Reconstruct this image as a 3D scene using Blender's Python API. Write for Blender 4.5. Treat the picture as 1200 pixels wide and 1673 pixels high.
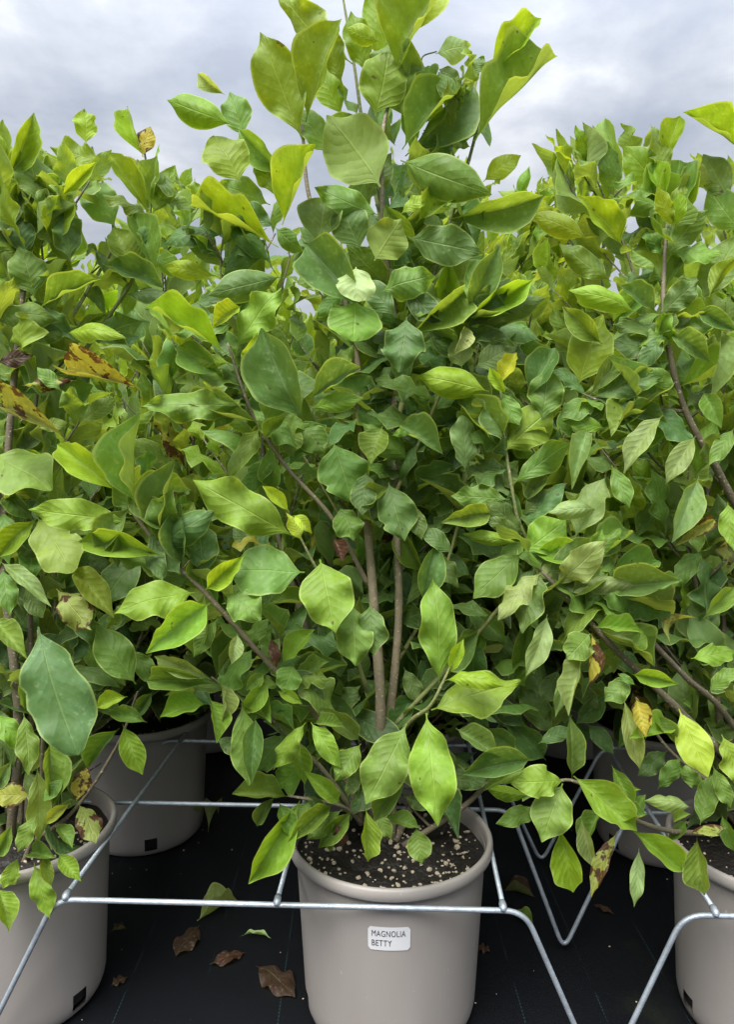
import bpy, math, random
import numpy as np
from mathutils import Vector, Matrix, noise

scene = bpy.context.scene
for o in list(bpy.data.objects): bpy.data.objects.remove(o)
R = math.radians

# ------------------------------------------------------------------ camera
PITCH, YAW, CAM = 5.34, 2.36, Vector((0.01, 0.0, 1.087))
FPX, PW, PH = 1254.0, 1200.0, 1673.0            # focal length and size in photo pixels
cd = bpy.data.cameras.new('camera'); cam = bpy.data.objects.new('camera', cd)
scene.collection.objects.link(cam); scene.camera = cam
cam.location = CAM; cam.rotation_euler = (R(90 - PITCH), 0, R(YAW))
cd.sensor_fit = 'VERTICAL'; cd.sensor_height = 24.0; cd.lens = 24.0 * FPX / PH
cd.clip_start = 0.02; cd.clip_end = 2000

# ------------------------------------------------------------------ sky and sun (overcast)
SUN_EL, SUN_AZ = 58.0, 205.0                    # sun behind the cloud, a little behind and left of the camera
w = bpy.data.worlds.new('World'); scene.world = w; w.use_nodes = True
nt = w.node_tree; nt.nodes.clear()
def N(nt, t, **k):
    n = nt.nodes.new(t)
    for a, b in k.items(): setattr(n, a, b)
    return n
def mth(nt, op, a, b=None, c=None, clamp=False):
    n = N(nt, 'ShaderNodeMath', operation=op, use_clamp=clamp)
    for i, v in enumerate((a, b, c)):
        if v is None: continue
        if isinstance(v, (int, float)): n.inputs[i].default_value = v
        else: nt.links.new(v, n.inputs[i])
    return n.outputs[0]
def mixc(nt, fac, a, b, mode='MIX'):
    n = N(nt, 'ShaderNodeMix', data_type='RGBA', blend_type=mode)
    for s, v in ((n.inputs['Factor'], fac), (n.inputs[6], a), (n.inputs[7], b)):
        if isinstance(v, (int, float)): s.default_value = v
        elif isinstance(v, tuple): s.default_value = (*v, 1) if len(v) == 3 else v
        else: nt.links.new(v, s)
    return n.outputs[2]
def ramp(nt, fac, stops, interp='LINEAR'):
    n = N(nt, 'ShaderNodeValToRGB'); r = n.color_ramp; r.interpolation = interp
    while len(r.elements) < len(stops): r.elements.new(0.5)
    for e, (p, c) in zip(r.elements, stops):
        e.position = p; e.color = (*c, 1) if isinstance(c, tuple) else (c, c, c, 1)
    nt.links.new(fac, n.inputs[0]); return n.outputs[0]
def smooth(nt, x, a, b):
    n = N(nt, 'ShaderNodeMapRange', interpolation_type='SMOOTHSTEP')
    nt.links.new(x, n.inputs[0]); n.inputs[1].default_value = a; n.inputs[2].default_value = b
    return n.outputs[0]

sky = N(nt, 'ShaderNodeTexSky', sky_type='NISHITA'); sky.sun_disc = False
sky.sun_elevation = R(SUN_EL); sky.sun_rotation = R(SUN_AZ)
tc = N(nt, 'ShaderNodeTexCoord'); sp = N(nt, 'ShaderNodeSeparateXYZ')
nt.links.new(tc.outputs['Generated'], sp.inputs[0])
zc = mth(nt, 'MAXIMUM', sp.outputs[2], 0.0)
den = mth(nt, 'ADD', zc, 0.22)
cb = N(nt, 'ShaderNodeCombineXYZ')
nt.links.new(mth(nt, 'DIVIDE', sp.outputs[0], den), cb.inputs[0])
nt.links.new(mth(nt, 'DIVIDE', sp.outputs[1], den), cb.inputs[1])
cb.inputs[2].default_value = 7.3
n1 = N(nt, 'ShaderNodeTexNoise'); n1.inputs['Scale'].default_value = 3.0; n1.inputs['Detail'].default_value = 7
n1.inputs['Roughness'].default_value = 0.55; n1.inputs['Distortion'].default_value = 0.15
nt.links.new(cb.outputs[0], n1.inputs['Vector'])
cloud = ramp(nt, n1.outputs['Fac'], [(0.36, (0.375, 0.415, 0.49)), (0.46, (0.45, 0.485, 0.555)), (0.56, (0.54, 0.57, 0.63)), (0.68, (0.72, 0.74, 0.775))])
# overcast sky: brightest overhead (CIE overcast), pale haze at the horizon
grad = mth(nt, 'ADD', mth(nt, 'MULTIPLY', mth(nt, 'POWER', zc, 2.0), 1.25), 0.166)
haz = smooth(nt, zc, 0.30, 0.02)
cloud = mixc(nt, mth(nt, 'MULTIPLY', haz, 0.55), cloud, (1.30, 1.34, 1.40))
g3 = N(nt, 'ShaderNodeCombineXYZ')
for i in range(3): nt.links.new(grad, g3.inputs[i])
cloud = mixc(nt, 1.0, cloud, g3.outputs[0], 'MULTIPLY')
bgs = N(nt, 'ShaderNodeBackground'); nt.links.new(sky.outputs[0], bgs.inputs[0]); bgs.inputs[1].default_value = 0.05
bgc = N(nt, 'ShaderNodeBackground'); nt.links.new(cloud, bgc.inputs[0]); bgc.inputs[1].default_value = 1.0
ms = N(nt, 'ShaderNodeMixShader'); ms.inputs[0].default_value = 0.94
nt.links.new(bgs.outputs[0], ms.inputs[1]); nt.links.new(bgc.outputs[0], ms.inputs[2])
wo = N(nt, 'ShaderNodeOutputWorld'); nt.links.new(ms.outputs[0], wo.inputs[0])

sl = bpy.data.lights.new('sun', 'SUN'); so = bpy.data.objects.new('sun', sl); scene.collection.objects.link(so)
sl.energy = 1.5; sl.angle = R(40); sl.color = (1.0, 0.97, 0.92)
az = R(SUN_AZ)                                   # 180 = behind the camera
d = Vector((math.sin(az) * math.cos(R(SUN_EL)), math.cos(az) * math.cos(R(SUN_EL)), math.sin(R(SUN_EL))))
so.rotation_euler = d.to_track_quat('Z', 'Y').to_euler()

scene.view_settings.view_transform = 'Standard'; scene.view_settings.look = 'None'
scene.view_settings.gamma = 1.0; scene.view_settings.exposure = 2.02
scene.view_settings.use_curve_mapping = False
scene.render.engine = 'CYCLES'
scene.cycles.max_bounces = 6; scene.cycles.transmission_bounces = 5; scene.cycles.diffuse_bounces = 5

# ------------------------------------------------------------------ helpers
cy, sy_, cp, sp_ = math.cos(R(YAW)), math.sin(R(YAW)), math.cos(R(PITCH)), math.sin(R(PITCH))
FWD = Vector((-sy_ * cp, cy * cp, -sp_)); RGT = Vector((cy, sy_, 0)); UPV = RGT.cross(FWD)
def ray(px, py): return FWD + RGT * ((px - PW / 2) / FPX) - UPV * ((py - PH / 2) / FPX)
def at(px, py, Y):
    r = ray(px, py); return CAM + r * ((Y - CAM.y) / r.y)
def atz(px, py, Z):
    r = ray(px, py); return CAM + r * ((Z - CAM.z) / r.z)
def proj(P):
    v = P - CAM; z = v.dot(FWD)
    return (PW / 2 + FPX * v.dot(RGT) / z, PH / 2 - FPX * v.dot(UPV) / z, z)

def link(o, parent=None):
    scene.collection.objects.link(o)
    if parent is not None: o.parent = parent
    return o
def mesh_obj(name, verts, faces, m=None, parent=None, smooth_=True, mats=None):
    me = bpy.data.meshes.new(name); me.from_pydata([tuple(v) for v in verts], [], faces); me.update()
    if smooth_: me.shade_smooth()
    if m: me.materials.append(m)
    return link(bpy.data.objects.new(name, me), parent)
def empty(name, loc):
    o = bpy.data.objects.new(name, None); o.location = loc; o.empty_display_size = 0.05
    return link(o)
def tag(o, label=None, cat=None, group=None, kind=None):
    if label: o['label'] = label
    if cat: o['category'] = cat
    if group: o['group'] = group
    if kind: o['kind'] = kind
    return o

def frame_tube(pts, radii, seg=8, cap=True):
    """tube along a polyline; returns verts, faces"""
    V, F = [], []; n = len(pts); up = None
    for i, p in enumerate(pts):
        t = (pts[min(i + 1, n - 1)] - pts[max(i - 1, 0)]).normalized()
        if up is None: up = t.orthogonal().normalized()
        up = (up - t * up.dot(t)); up = up.normalized() if up.length > 1e-6 else t.orthogonal().normalized()
        s = t.cross(up)
        r = radii[i] if hasattr(radii, '__len__') else radii
        for k in range(seg):
            a = 2 * math.pi * k / seg
            V.append(p + (up * math.cos(a) + s * math.sin(a)) * r)
    for i in range(n - 1):
        for k in range(seg):
            k2 = (k + 1) % seg
            F.append((i * seg + k, i * seg + k2, (i + 1) * seg + k2, (i + 1) * seg + k))
    if cap:
        F.append(tuple(range(seg - 1, -1, -1))); F.append(tuple((n - 1) * seg + k for k in range(seg)))
    return V, F
def fillet(pts, r, n=7):
    out = [pts[0]]
    for a, b, c in zip(pts, pts[1:], pts[2:]):
        u, v = (a - b), (c - b)
        rr = min(r, u.length * .45, v.length * .45)
        p, q = b + u.normalized() * rr, b + v.normalized() * rr
        for i in range(n + 1):
            t = i / n; out.append(p * (1 - t) ** 2 + b * 2 * t * (1 - t) + q * t * t)
    out.append(pts[-1]); return out
def spline(pts, n=6):
    """Catmull-Rom through the points"""
    P = [pts[0] * 2 - pts[1]] + list(pts) + [pts[-1] * 2 - pts[-2]]; out = []
    for i in range(1, len(P) - 2):
        for k in range(n):
            t = k / n; a, b, c, e = P[i - 1], P[i], P[i + 1], P[i + 2]
            out.append(0.5 * ((2 * b) + (c - a) * t + (2 * a - 5 * b + 4 * c - e) * t * t + (3 * b - a - 3 * c + e) * t ** 3))
    out.append(pts[-1]); return out
def merge(parts):
    V, F = [], []
    for v, f in parts:
        o = len(V); V += list(v); F += [tuple(i + o for i in q) for q in f]
    return V, F

# ------------------------------------------------------------------ materials
def material(name):
    m = bpy.data.materials.new(name); m.use_nodes = True
    t = m.node_tree; b = t.nodes['Principled BSDF']; return m, t, b
def noise_tex(t, scale, detail=4, vec=None, rough=0.5, w4=None):
    n = N(t, 'ShaderNodeTexNoise'); n.inputs['Scale'].default_value = scale; n.inputs['Detail'].default_value = detail
    n.inputs['Roughness'].default_value = rough
    if w4 is not None: n.noise_dimensions = '4D'; t.links.new(w4, n.inputs['W'])
    if vec is not None: t.links.new(vec, n.inputs['Vector'])
    return n.outputs['Fac']
def bump(t, b, h, strength, dist):
    n = N(t, 'ShaderNodeBump'); n.inputs['Strength'].default_value = strength; n.inputs['Distance'].default_value = dist
    t.links.new(h, n.inputs['Height']); t.links.new(n.outputs[0], b.inputs['Normal']); return n.outputs[0]

def leaf_material(name, src, blotch=None):
    m, t, b = material(name)
    uv = N(t, 'ShaderNodeUVMap'); s = N(t, 'ShaderNodeSeparateXYZ'); t.links.new(uv.outputs[0], s.inputs[0])
    u = s.outputs[0]; v = mth(t, 'SUBTRACT', mth(t, 'MULTIPLY', s.outputs[1], 2.0), 1.0); av = mth(t, 'ABSOLUTE', v)
    oi = N(t, 'ShaderNodeObjectInfo'); geo = N(t, 'ShaderNodeNewGeometry'); tco = N(t, 'ShaderNodeTexCoord')
    if src == 'object': col = oi.outputs['Color']
    else:
        a = N(t, 'ShaderNodeAttribute'); a.attribute_name = 'tint'; col = a.outputs['Color']
    pos = geo.outputs['Position']
    # mottling
    nz = noise_tex(t, 30, 2, pos); nf = noise_tex(t, 140, 2, pos); nb = oi.outputs['Random']
    val = mth(t, 'ADD', mth(t, 'MULTIPLY', nz, 0.75), mth(t, 'ADD', mth(t, 'MULTIPLY', nf, 0.35), 0.45))
    vv = N(t, 'ShaderNodeCombineXYZ')
    t.links.new(mth(t, 'MULTIPLY', val, mth(t, 'ADD', mth(t, 'MULTIPLY', nb, 0.2), 0.84)), vv.inputs[0]); t.links.new(val, vv.inputs[1])
    t.links.new(mth(t, 'MULTIPLY', val, mth(t, 'ADD', mth(t, 'MULTIPLY', nz, 0.8), 0.6)), vv.inputs[2])
    base = mixc(t, 1.0, col, vv.outputs[0], 'MULTIPLY')
    # veins
    mid = smooth(t, av, 0.055, 0.012)
    lat = mth(t, 'FRACT', mth(t, 'SUBTRACT', mth(t, 'MULTIPLY', u, mth(t, 'ADD', mth(t, 'MULTIPLY', nb, 3.0), 6.5)), mth(t, 'ADD', mth(t, 'MULTIPLY', av, 2.1), mth(t, 'MULTIPLY', nz, 1.0))))
    lat = mth(t, 'ABSOLUTE', mth(t, 'SUBTRACT', lat, 0.5))
    latm = mth(t, 'MULTIPLY', smooth(t, lat, 0.075, 0.01), mth(t, 'SUBTRACT', 1.0, mth(t, 'MULTIPLY', av, 0.75)))
    vein = mth(t, 'MAXIMUM', mid, mth(t, 'MULTIPLY', latm, 0.24))
    pale = mixc(t, 1.0, base, (1.55, 1.40, 1.45), 'MULTIPLY')
    pale = mixc(t, 0.30, pale, (0.30, 0.42, 0.14))
    base = mixc(t, mth(t, 'MULTIPLY', vein, 0.62), base, pale)
    # thin pale cartilage edge of the blade
    edge = smooth(t, av, 0.90, 0.975)
    if name != 'leaf_dry': base = mixc(t, mth(t, 'MULTIPLY', edge, 0.75), base, mixc(t, 0.5, pale, (0.46, 0.56, 0.16)))
    if blotch:
        thr, dark = blotch
        bn = noise_tex(t, 38, 5, pos, 0.62)
        ed = mth(t, 'MULTIPLY', smooth(t, av, 0.55, 1.0), 0.10)
        bm = smooth(t, mth(t, 'ADD', bn, ed), thr, thr + 0.035)
        base = mixc(t, bm, base, mixc(t, nf, dark, tuple(2.4 * c for c in dark)))
    else:                                        # odd small brown fleck
        fl = smooth(t, noise_tex(t, 75, 1, pos), 0.765, 0.785)
        base = mixc(t, mth(t, 'MULTIPLY', fl, 0.7), base, (0.09, 0.055, 0.02))
    # dried water spots and dust on the upper side
    sp2 = mth(t, 'MULTIPLY', smooth(t, nf, 0.54, 0.72), smooth(t, nz, 0.42, 0.62))
    base = mixc(t, mth(t, 'MULTIPLY', sp2, 0.30), base, (0.40, 0.47, 0.26))
    # paler matt underside
    under = mixc(t, 0.42, base, (0.24, 0.33, 0.115))
    cl = mixc(t, geo.outputs['Backfacing'], base, under)
    t.links.new(cl, b.inputs['Base Color'])
    rg = mth(t, 'ADD', mth(t, 'MULTIPLY', nz, 0.22), mth(t, 'ADD', mth(t, 'MULTIPLY', geo.outputs['Backfacing'], 0.15), mth(t, 'ADD', mth(t, 'MULTIPLY', nf, 0.25), 0.27)))
    t.links.new(rg, b.inputs['Roughness']); b.inputs['Specular IOR Level'].default_value = 0.34
    # relief: slight quilting between the veins
    h = mth(t, 'ADD', mth(t, 'MULTIPLY', mth(t, 'MULTIPLY', lat, lat), 1.6), mth(t, 'ADD', mth(t, 'MULTIPLY', nz, 1.9), mth(t, 'MULTIPLY', mid, -0.8)))
    nrm = bump(t, b, h, 0.5, 0.0024)
    tr = N(t, 'ShaderNodeBsdfTranslucent')
    trc = mixc(t, 1.0, cl, (1.9, 1.55, 0.55), 'MULTIPLY'); t.links.new(trc, tr.inputs[0]); t.links.new(nrm, tr.inputs['Normal'])
    mx = N(t, 'ShaderNodeMixShader'); mx.inputs[0].default_value = 0.40
    t.links.new(b.outputs[0], mx.inputs[1]); t.links.new(tr.outputs[0], mx.inputs[2])
    t.links.new(mx.outputs[0], t.nodes['Material Output'].inputs[0])
    return m
M_LEAF = leaf_material('leaf_green', 'object')
M_LEAFS = leaf_material('leaf_green_mass', 'tint')
M_SPOT = leaf_material('leaf_blotched', 'object', (0.535, (0.055, 0.026, 0.012)))
M_DRY = leaf_material('leaf_dry', 'object', (0.60, (0.045, 0.022, 0.012)))

def bark(name, c1, c2):
    m, t, b = material(name); geo = N(t, 'ShaderNodeNewGeometry'); pos = geo.outputs['Position']
    n = noise_tex(t, 60, 5, pos); f = noise_tex(t, 260, 3, pos)
    c = mixc(t, n, c1, c2)
    c = mixc(t, smooth(t, noise_tex(t, 190, 1, pos), 0.66, 0.72), c, (0.42, 0.36, 0.28))
    t.links.new(c, b.inputs['Base Color']); b.inputs['Roughness'].default_value = 0.72
    bump(t, b, mth(t, 'ADD', n, f), 0.6, 0.002); return m
M_BARK = bark('bark', (0.120, 0.099, 0.060), (0.275, 0.230, 0.145))
M_BARKD = bark('bark_dark', (0.085, 0.070, 0.042), (0.19, 0.160, 0.100))
M_TWIG = bark('green_twig', (0.13, 0.16, 0.045), (0.26, 0.27, 0.10))

def pot_material():
    m, t, b = material('pot_plastic'); geo = N(t, 'ShaderNodeNewGeometry'); pos = geo.outputs['Position']
    mp = N(t, 'ShaderNodeMapping'); mp.inputs['Scale'].default_value = (1, 1, 0.25); t.links.new(pos, mp.inputs[0])
    n = noise_tex(t, 14, 5, mp.outputs[0]); g = noise_tex(t, 400, 2, pos)
    c = mixc(t, n, (0.268, 0.243, 0.222), (0.325, 0.298, 0.275))
    sc = smooth(t, noise_tex(t, 55, 6, mp.outputs[0], 0.7), 0.66, 0.74)
    c = mixc(t, mth(t, 'MULTIPLY', sc, 0.5), c, (0.14, 0.122, 0.105))
    wsp = smooth(t, noise_tex(t, 85, 1, pos), 0.79, 0.81)
    c = mixc(t, mth(t, 'MULTIPLY', wsp, .8), c, (0.45, 0.43, 0.40))
    t.links.new(c, b.inputs['Base Color'])
    t.links.new(mth(t, 'ADD', mth(t, 'MULTIPLY', n, 0.2), 0.38), b.inputs['Roughness'])
    bump(t, b, mth(t, 'ADD', g, mth(t, 'MULTIPLY', n, 2.0)), 0.18, 0.001); return m
M_POT = pot_material()
def simple(name, c, rough, metal=0.0, nscale=None, amp=0.3, bmp=0.0, bs=100):
    m, t, b = material(name); geo = N(t, 'ShaderNodeNewGeometry'); pos = geo.outputs['Position']
    if nscale:
        n = noise_tex(t, nscale, 5, pos)
        t.links.new(mixc(t, n, tuple(x * (1 - amp) for x in c), tuple(min(1, x * (1 + amp)) for x in c)), b.inputs['Base Color'])
    else: b.inputs['Base Color'].default_value = (*c, 1)
    b.inputs['Roughness'].default_value = rough; b.inputs['Metallic'].default_value = metal
    if bmp: bump(t, b, noise_tex(t, bs, 5, pos), bmp, 0.004)
    return m
M_SOIL = simple('potting_soil', (0.011, 0.0085, 0.0062), 0.6, 0, 90, 0.75, 1.0, 160)
M_PERL = simple('pumice', (0.40, 0.335, 0.25), 0.8, 0, 45, 0.38, 0.5, 300)
M_ROOT = simple('pot_inside', (0.012, 0.010, 0.009), 0.9)
M_WIRE = simple('galvanised_wire', (0.40, 0.45, 0.50), 0.45, 0.5, 70, 0.42, 0.25, 400)
M_STICK = simple('sticker_paper', (0.62, 0.62, 0.63), 0.5)
M_INK = simple('black_ink', (0.035, 0.035, 0.04), 0.6)

def ground_material():
    m, t, b = material('weed_fabric'); geo = N(t, 'ShaderNodeNewGeometry')
    mp = N(t, 'ShaderNodeMapping'); mp.inputs['Rotation'].default_value = (0, 0, R(-3.0)); t.links.new(geo.outputs['Position'], mp.inputs[0])
    s = N(t, 'ShaderNodeSeparateXYZ'); t.links.new(mp.outputs[0], s.inputs[0]); x, y = s.outputs[0], s.outputs[1]
    n = noise_tex(t, 6, 6, mp.outputs[0], 0.6); f = noise_tex(t, 170, 3, mp.outputs[0])
    c = mixc(t, n, (0.0014, 0.0019, 0.0034), (0.0030, 0.0039, 0.0060))
    # marker thread woven in, dashed
    fr = mth(t, 'ABSOLUTE', mth(t, 'SUBTRACT', mth(t, 'FRACT', mth(t, 'DIVIDE', mth(t, 'ADD', x, 5.335), 0.155)), 0.5))
    ln = smooth(t, fr, 0.0105, 0.004)
    dash = mth(t, 'GREATER_THAN', mth(t, 'FRACT', mth(t, 'MULTIPLY', y, 110.0)), 0.35)
    br = smooth(t, noise_tex(t, 9, 2, mp.outputs[0]), 0.40, 0.60)
    c = mixc(t, mth(t, 'MULTIPLY', mth(t, 'MULTIPLY', ln, dash), mth(t, 'MULTIPLY', br, 0.42)), c, (0.035, 0.085, 0.09))
    # grit and dust, thin algae
    dust = mth(t, 'MULTIPLY', smooth(t, noise_tex(t, 320, 2, mp.outputs[0]), 0.60, 0.72), smooth(t, noise_tex(t, 3.2, 3, mp.outputs[0]), 0.48, 0.66))
    c = mixc(t, mth(t, 'MULTIPLY', dust, 0.55), c, (0.045, 0.052, 0.052))
    alg = smooth(t, noise_tex(t, 2.3, 5, mp.outputs[0], 0.65), 0.57, 0.70)
    c = mixc(t, mth(t, 'MULTIPLY', alg, mth(t, 'MULTIPLY', f, 0.55)), c, (0.022, 0.028, 0.012))
    spk = smooth(t, noise_tex(t, 95, 1, mp.outputs[0]), 0.80, 0.82)
    c = mixc(t, mth(t, 'MULTIPLY', spk, 0.3), c, (0.25, 0.24, 0.2))
    t.links.new(c, b.inputs['Base Color']); b.inputs['Roughness'].default_value = 0.62; b.inputs['Specular IOR Level'].default_value = 0.22
    wv = mth(t, 'MULTIPLY', mth(t, 'SINE', mth(t, 'MULTIPLY', x, 2200.0)), mth(t, 'SINE', mth(t, 'MULTIPLY', y, 1500.0)))
    bump(t, b, mth(t, 'ADD', wv, mth(t, 'MULTIPLY', n, 6.0)), 0.35, 0.0015)
    return m

# ------------------------------------------------------------------ ground
g = mesh_obj('ground', [(-300, -60, 0), (300, -60, 0), (300, 600, 0), (-300, 600, 0)], [(0, 1, 2, 3)], ground_material(), smooth_=False)
tag(g, kind='structure')

# ------------------------------------------------------------------ leaves
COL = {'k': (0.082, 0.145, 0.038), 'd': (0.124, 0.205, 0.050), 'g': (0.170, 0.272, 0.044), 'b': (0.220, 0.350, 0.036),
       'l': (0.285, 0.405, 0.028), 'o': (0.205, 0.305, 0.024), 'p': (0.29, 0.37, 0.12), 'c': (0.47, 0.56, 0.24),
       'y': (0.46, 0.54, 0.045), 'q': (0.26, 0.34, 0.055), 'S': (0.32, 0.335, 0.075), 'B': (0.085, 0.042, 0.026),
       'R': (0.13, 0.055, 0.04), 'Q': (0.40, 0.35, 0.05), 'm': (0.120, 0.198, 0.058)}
def leaf_geometry(style, seed, nu=22, nv=8):
    """unit leaf: base at the origin, tip at +X, full width 1 along Y, upper side +Z"""
    r = random.Random(style + str(seed)); ph = [r.uniform(0, 6.28) for _ in range(10)]
    P = dict(p=1.0, e=.66, wob=.028, wav=.052, curl=.12, k=1.7, arch=.05, fold=.10, twist=0, tip=.58, lobe=0)
    P.update({'e': dict(), 'w': dict(wav=.098, wob=.042, k=1.9, arch=.07), 'W': dict(wav=.145, wob=.055, curl=.3, k=1.6, arch=.09, twist=.35),
              'f': dict(curl=-.35, fold=.42, arch=.07, wav=.05, k=2), 'a': dict(curl=.4, arch=.18, fold=.14, wav=.035), 'n': dict(fold=.25, arch=.11, wav=.03, tip=.7),
              'L': dict(p=1.10, e=.50, tip=.15, wob=.10, k=2.0, wav=.05, arch=.05), 'r': dict(p=.95, e=.52, tip=.12, arch=.06, wob=.04),
              't': dict(twist=1.0, wav=.07, arch=.11, wob=.05), 'u': dict(arch=-.14, fold=-.22, wav=.045, k=2),
              'C': dict(arch=.42, fold=.45, wav=.03, wob=.06)}[style])
    P['p'] *= r.uniform(.90, 1.12) if style != 'L' else 1
    for k in ('wob', 'wav', 'arch', 'fold', 'twist', 'curl'): P[k] *= r.uniform(.7, 1.35)
    pet = .075
    V, UV = [], []
    sb = r.uniform(-.05, .05); k1, k2 = P['k'] * r.uniform(.8, 1.25), r.uniform(2.8, 4.0)
    nb = r.uniform(.45, .75); nside = r.choice((-1, 1)); notch = .26 if r.random() < .08 else 0
    if style == 'L': notch, nb = .24, .46
    LU = (0, .06, .2, .34, .44, .52, .62, .75, .88, .95, 1); LW = (.12, .42, .66, .74, .76, .82, .93, 1, .95, .72, .05)
    for i in range(nu + 1):
        t = i / nu; u = .55 * t + .45 * (.5 - .5 * math.cos(math.pi * t))
        if u < pet: wd = .016
        else:
            q = (u - pet) / (1 - pet)
            if P['lobe']: wd = .5 * float(np.interp(q, LU, LW))
            else:
                wd = .5 * max(math.sin(math.pi * q ** P['p']), 0) ** P['e']
                x = min(1, max(0, (q - .70) / .30)); wd *= 1 - P['tip'] * x * x * (3 - 2 * x)
                x = min(1, q / .22); wd *= .62 + .38 * x * x * (3 - 2 * x)
            wd = max(wd, .010 if u > .5 else .016)
        for j in range(nv + 1):
            v = (j / nv) * 2 - 1; s = 1 if v > 0 else -1; av = abs(v)
            wo = 1 + P['wob'] * (math.sin(2 * math.pi * k1 * u + ph[0] + s * ph[1]) + .3 * math.sin(2 * math.pi * k2 * u + ph[2] * s)) * min(1, u * 4)
            if notch and s == nside: wo *= 1 - notch * math.exp(-((u - nb) / .06) ** 2)
            y = v * wd * wo
            z = P['fold'] * abs(y) - P['curl'] * av * av * wd
            y *= 1 - .12 * abs(P['curl']) * av
            env = min(1, max(0, (u - pet) * 4)) * min(1, (1 - u) * 5 + .25)
            z += env * P['wav'] * (av ** 1.7) * (math.sin(2 * math.pi * k1 * 1.25 * u + ph[3] + s * ph[4]) + .45 * math.sin(2 * math.pi * k2 * 1.1 * u + ph[5] * s))
            tw = P['twist'] * (u - .25) * min(1, max(0, (u - pet) * 4))
            y, z = y * math.cos(tw) - z * math.sin(tw), y * math.sin(tw) + z * math.cos(tw)
            z += P['arch'] * (1 - (2 * u - 1) ** 2) + .018 * math.sin(6.28 * u * 1.5 + ph[6]) * env
            y += sb * math.sin(math.pi * u)
            V.append((u, y, z)); UV.append((u, j / nv))
    F = []
    for i in range(nu):
        for j in range(nv):
            a = i * (nv + 1) + j; F.append((a, a + nv + 1, a + nv + 2, a + 1))
    return np.array(V), F, UV
NSEED = 9
LG, LGL = {}, {}
def leaf_mesh(style, seed, m):
    key = (style, seed, m.name)
    if key not in LG:
        V, F, UV = leaf_geometry(style, seed)
        me = bpy.data.meshes.new('leaf_' + m.name); me.from_pydata([tuple(v) for v in V], [], F)
        uvl = me.uv_layers.new(name='UVMap')
        idx = np.zeros(len(me.loops), dtype=np.int32); me.loops.foreach_get('vertex_index', idx)
        uvl.data.foreach_set('uv', np.array(UV, dtype=np.float32)[idx].ravel())
        me.materials.append(m); me.shade_smooth(); LG[key] = me
    return LG[key]
def leaf_low(style, seed):
    if (style, seed) not in LGL: LGL[(style, seed)] = leaf_geometry(style, seed, 10, 4)
    return LGL[(style, seed)]
def leaf_matrix(B, T, nrm, roll, wr):
    X = T - B; L = X.length; X = X / L
    Z = nrm - X * nrm.dot(X)
    if Z.length < 1e-4: Z = X.orthogonal()
    Z.normalize(); Y = Z.cross(X)
    c, s = math.cos(roll), math.sin(roll); Z, Y = Z * c + Y * s, Y * c - Z * s
    return Matrix(((X.x * L, Y.x * L * wr, Z.x * L, B.x), (X.y * L, Y.y * L * wr, Z.y * L, B.y), (X.z * L, Y.z * L * wr, Z.z * L, B.z), (0, 0, 0, 1)))
def jit(c, r, a=.16):
    k = 1 + r.uniform(-a, a); h = r.uniform(-a, a) * .7
    return (c[0] * k * (1 + h), c[1] * k, c[2] * k * (1 - h), 1.0)
def add_leaf(parent, mat4, style, seed, col, m=None, label=None, name='leaf'):
    o = bpy.data.objects.new(name, leaf_mesh(style, seed, m or M_LEAF)); scene.collection.objects.link(o)
    if parent is not None:
        o.parent = parent; o.matrix_basis = Matrix.Translation(-parent.location) @ mat4
    else: o.matrix_basis = mat4
    o.color = col
    if label: o['label'] = label
    return o
def leaf_mass(parent, leaves, name='foliage'):
    """all remaining small leaves of one shrub, joined"""
    if not leaves: return
    V, F, UVc, CC = [], [], [], []; off = 0
    for (mt, st, sd, col) in leaves:
        v, f, uv = leaf_low(st, sd); A = np.array(mt)
        V.append(v @ A[:3, :3].T + A[:3, 3] - np.array(parent.location)); F += [tuple(i + off for i in q) for q in f]
        UVc += uv; CC += [col] * len(v); off += len(v)
    V = np.concatenate(V); me = bpy.data.meshes.new(name); me.from_pydata(V.tolist(), [], F)
    idx = np.zeros(len(me.loops), dtype=np.int32); me.loops.foreach_get('vertex_index', idx)
    uvl = me.uv_layers.new(name='UVMap'); uvl.data.foreach_set('uv', np.array(UVc, dtype=np.float32)[idx].ravel())
    ca = me.color_attributes.new('tint', 'FLOAT_COLOR', 'POINT'); ca.data.foreach_set('color', np.array(CC, dtype=np.float32).ravel())
    me.materials.append(M_LEAFS); me.shade_smooth()
    o = link(bpy.data.objects.new(name, me), parent); o['kind'] = 'stuff'; return o

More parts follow.
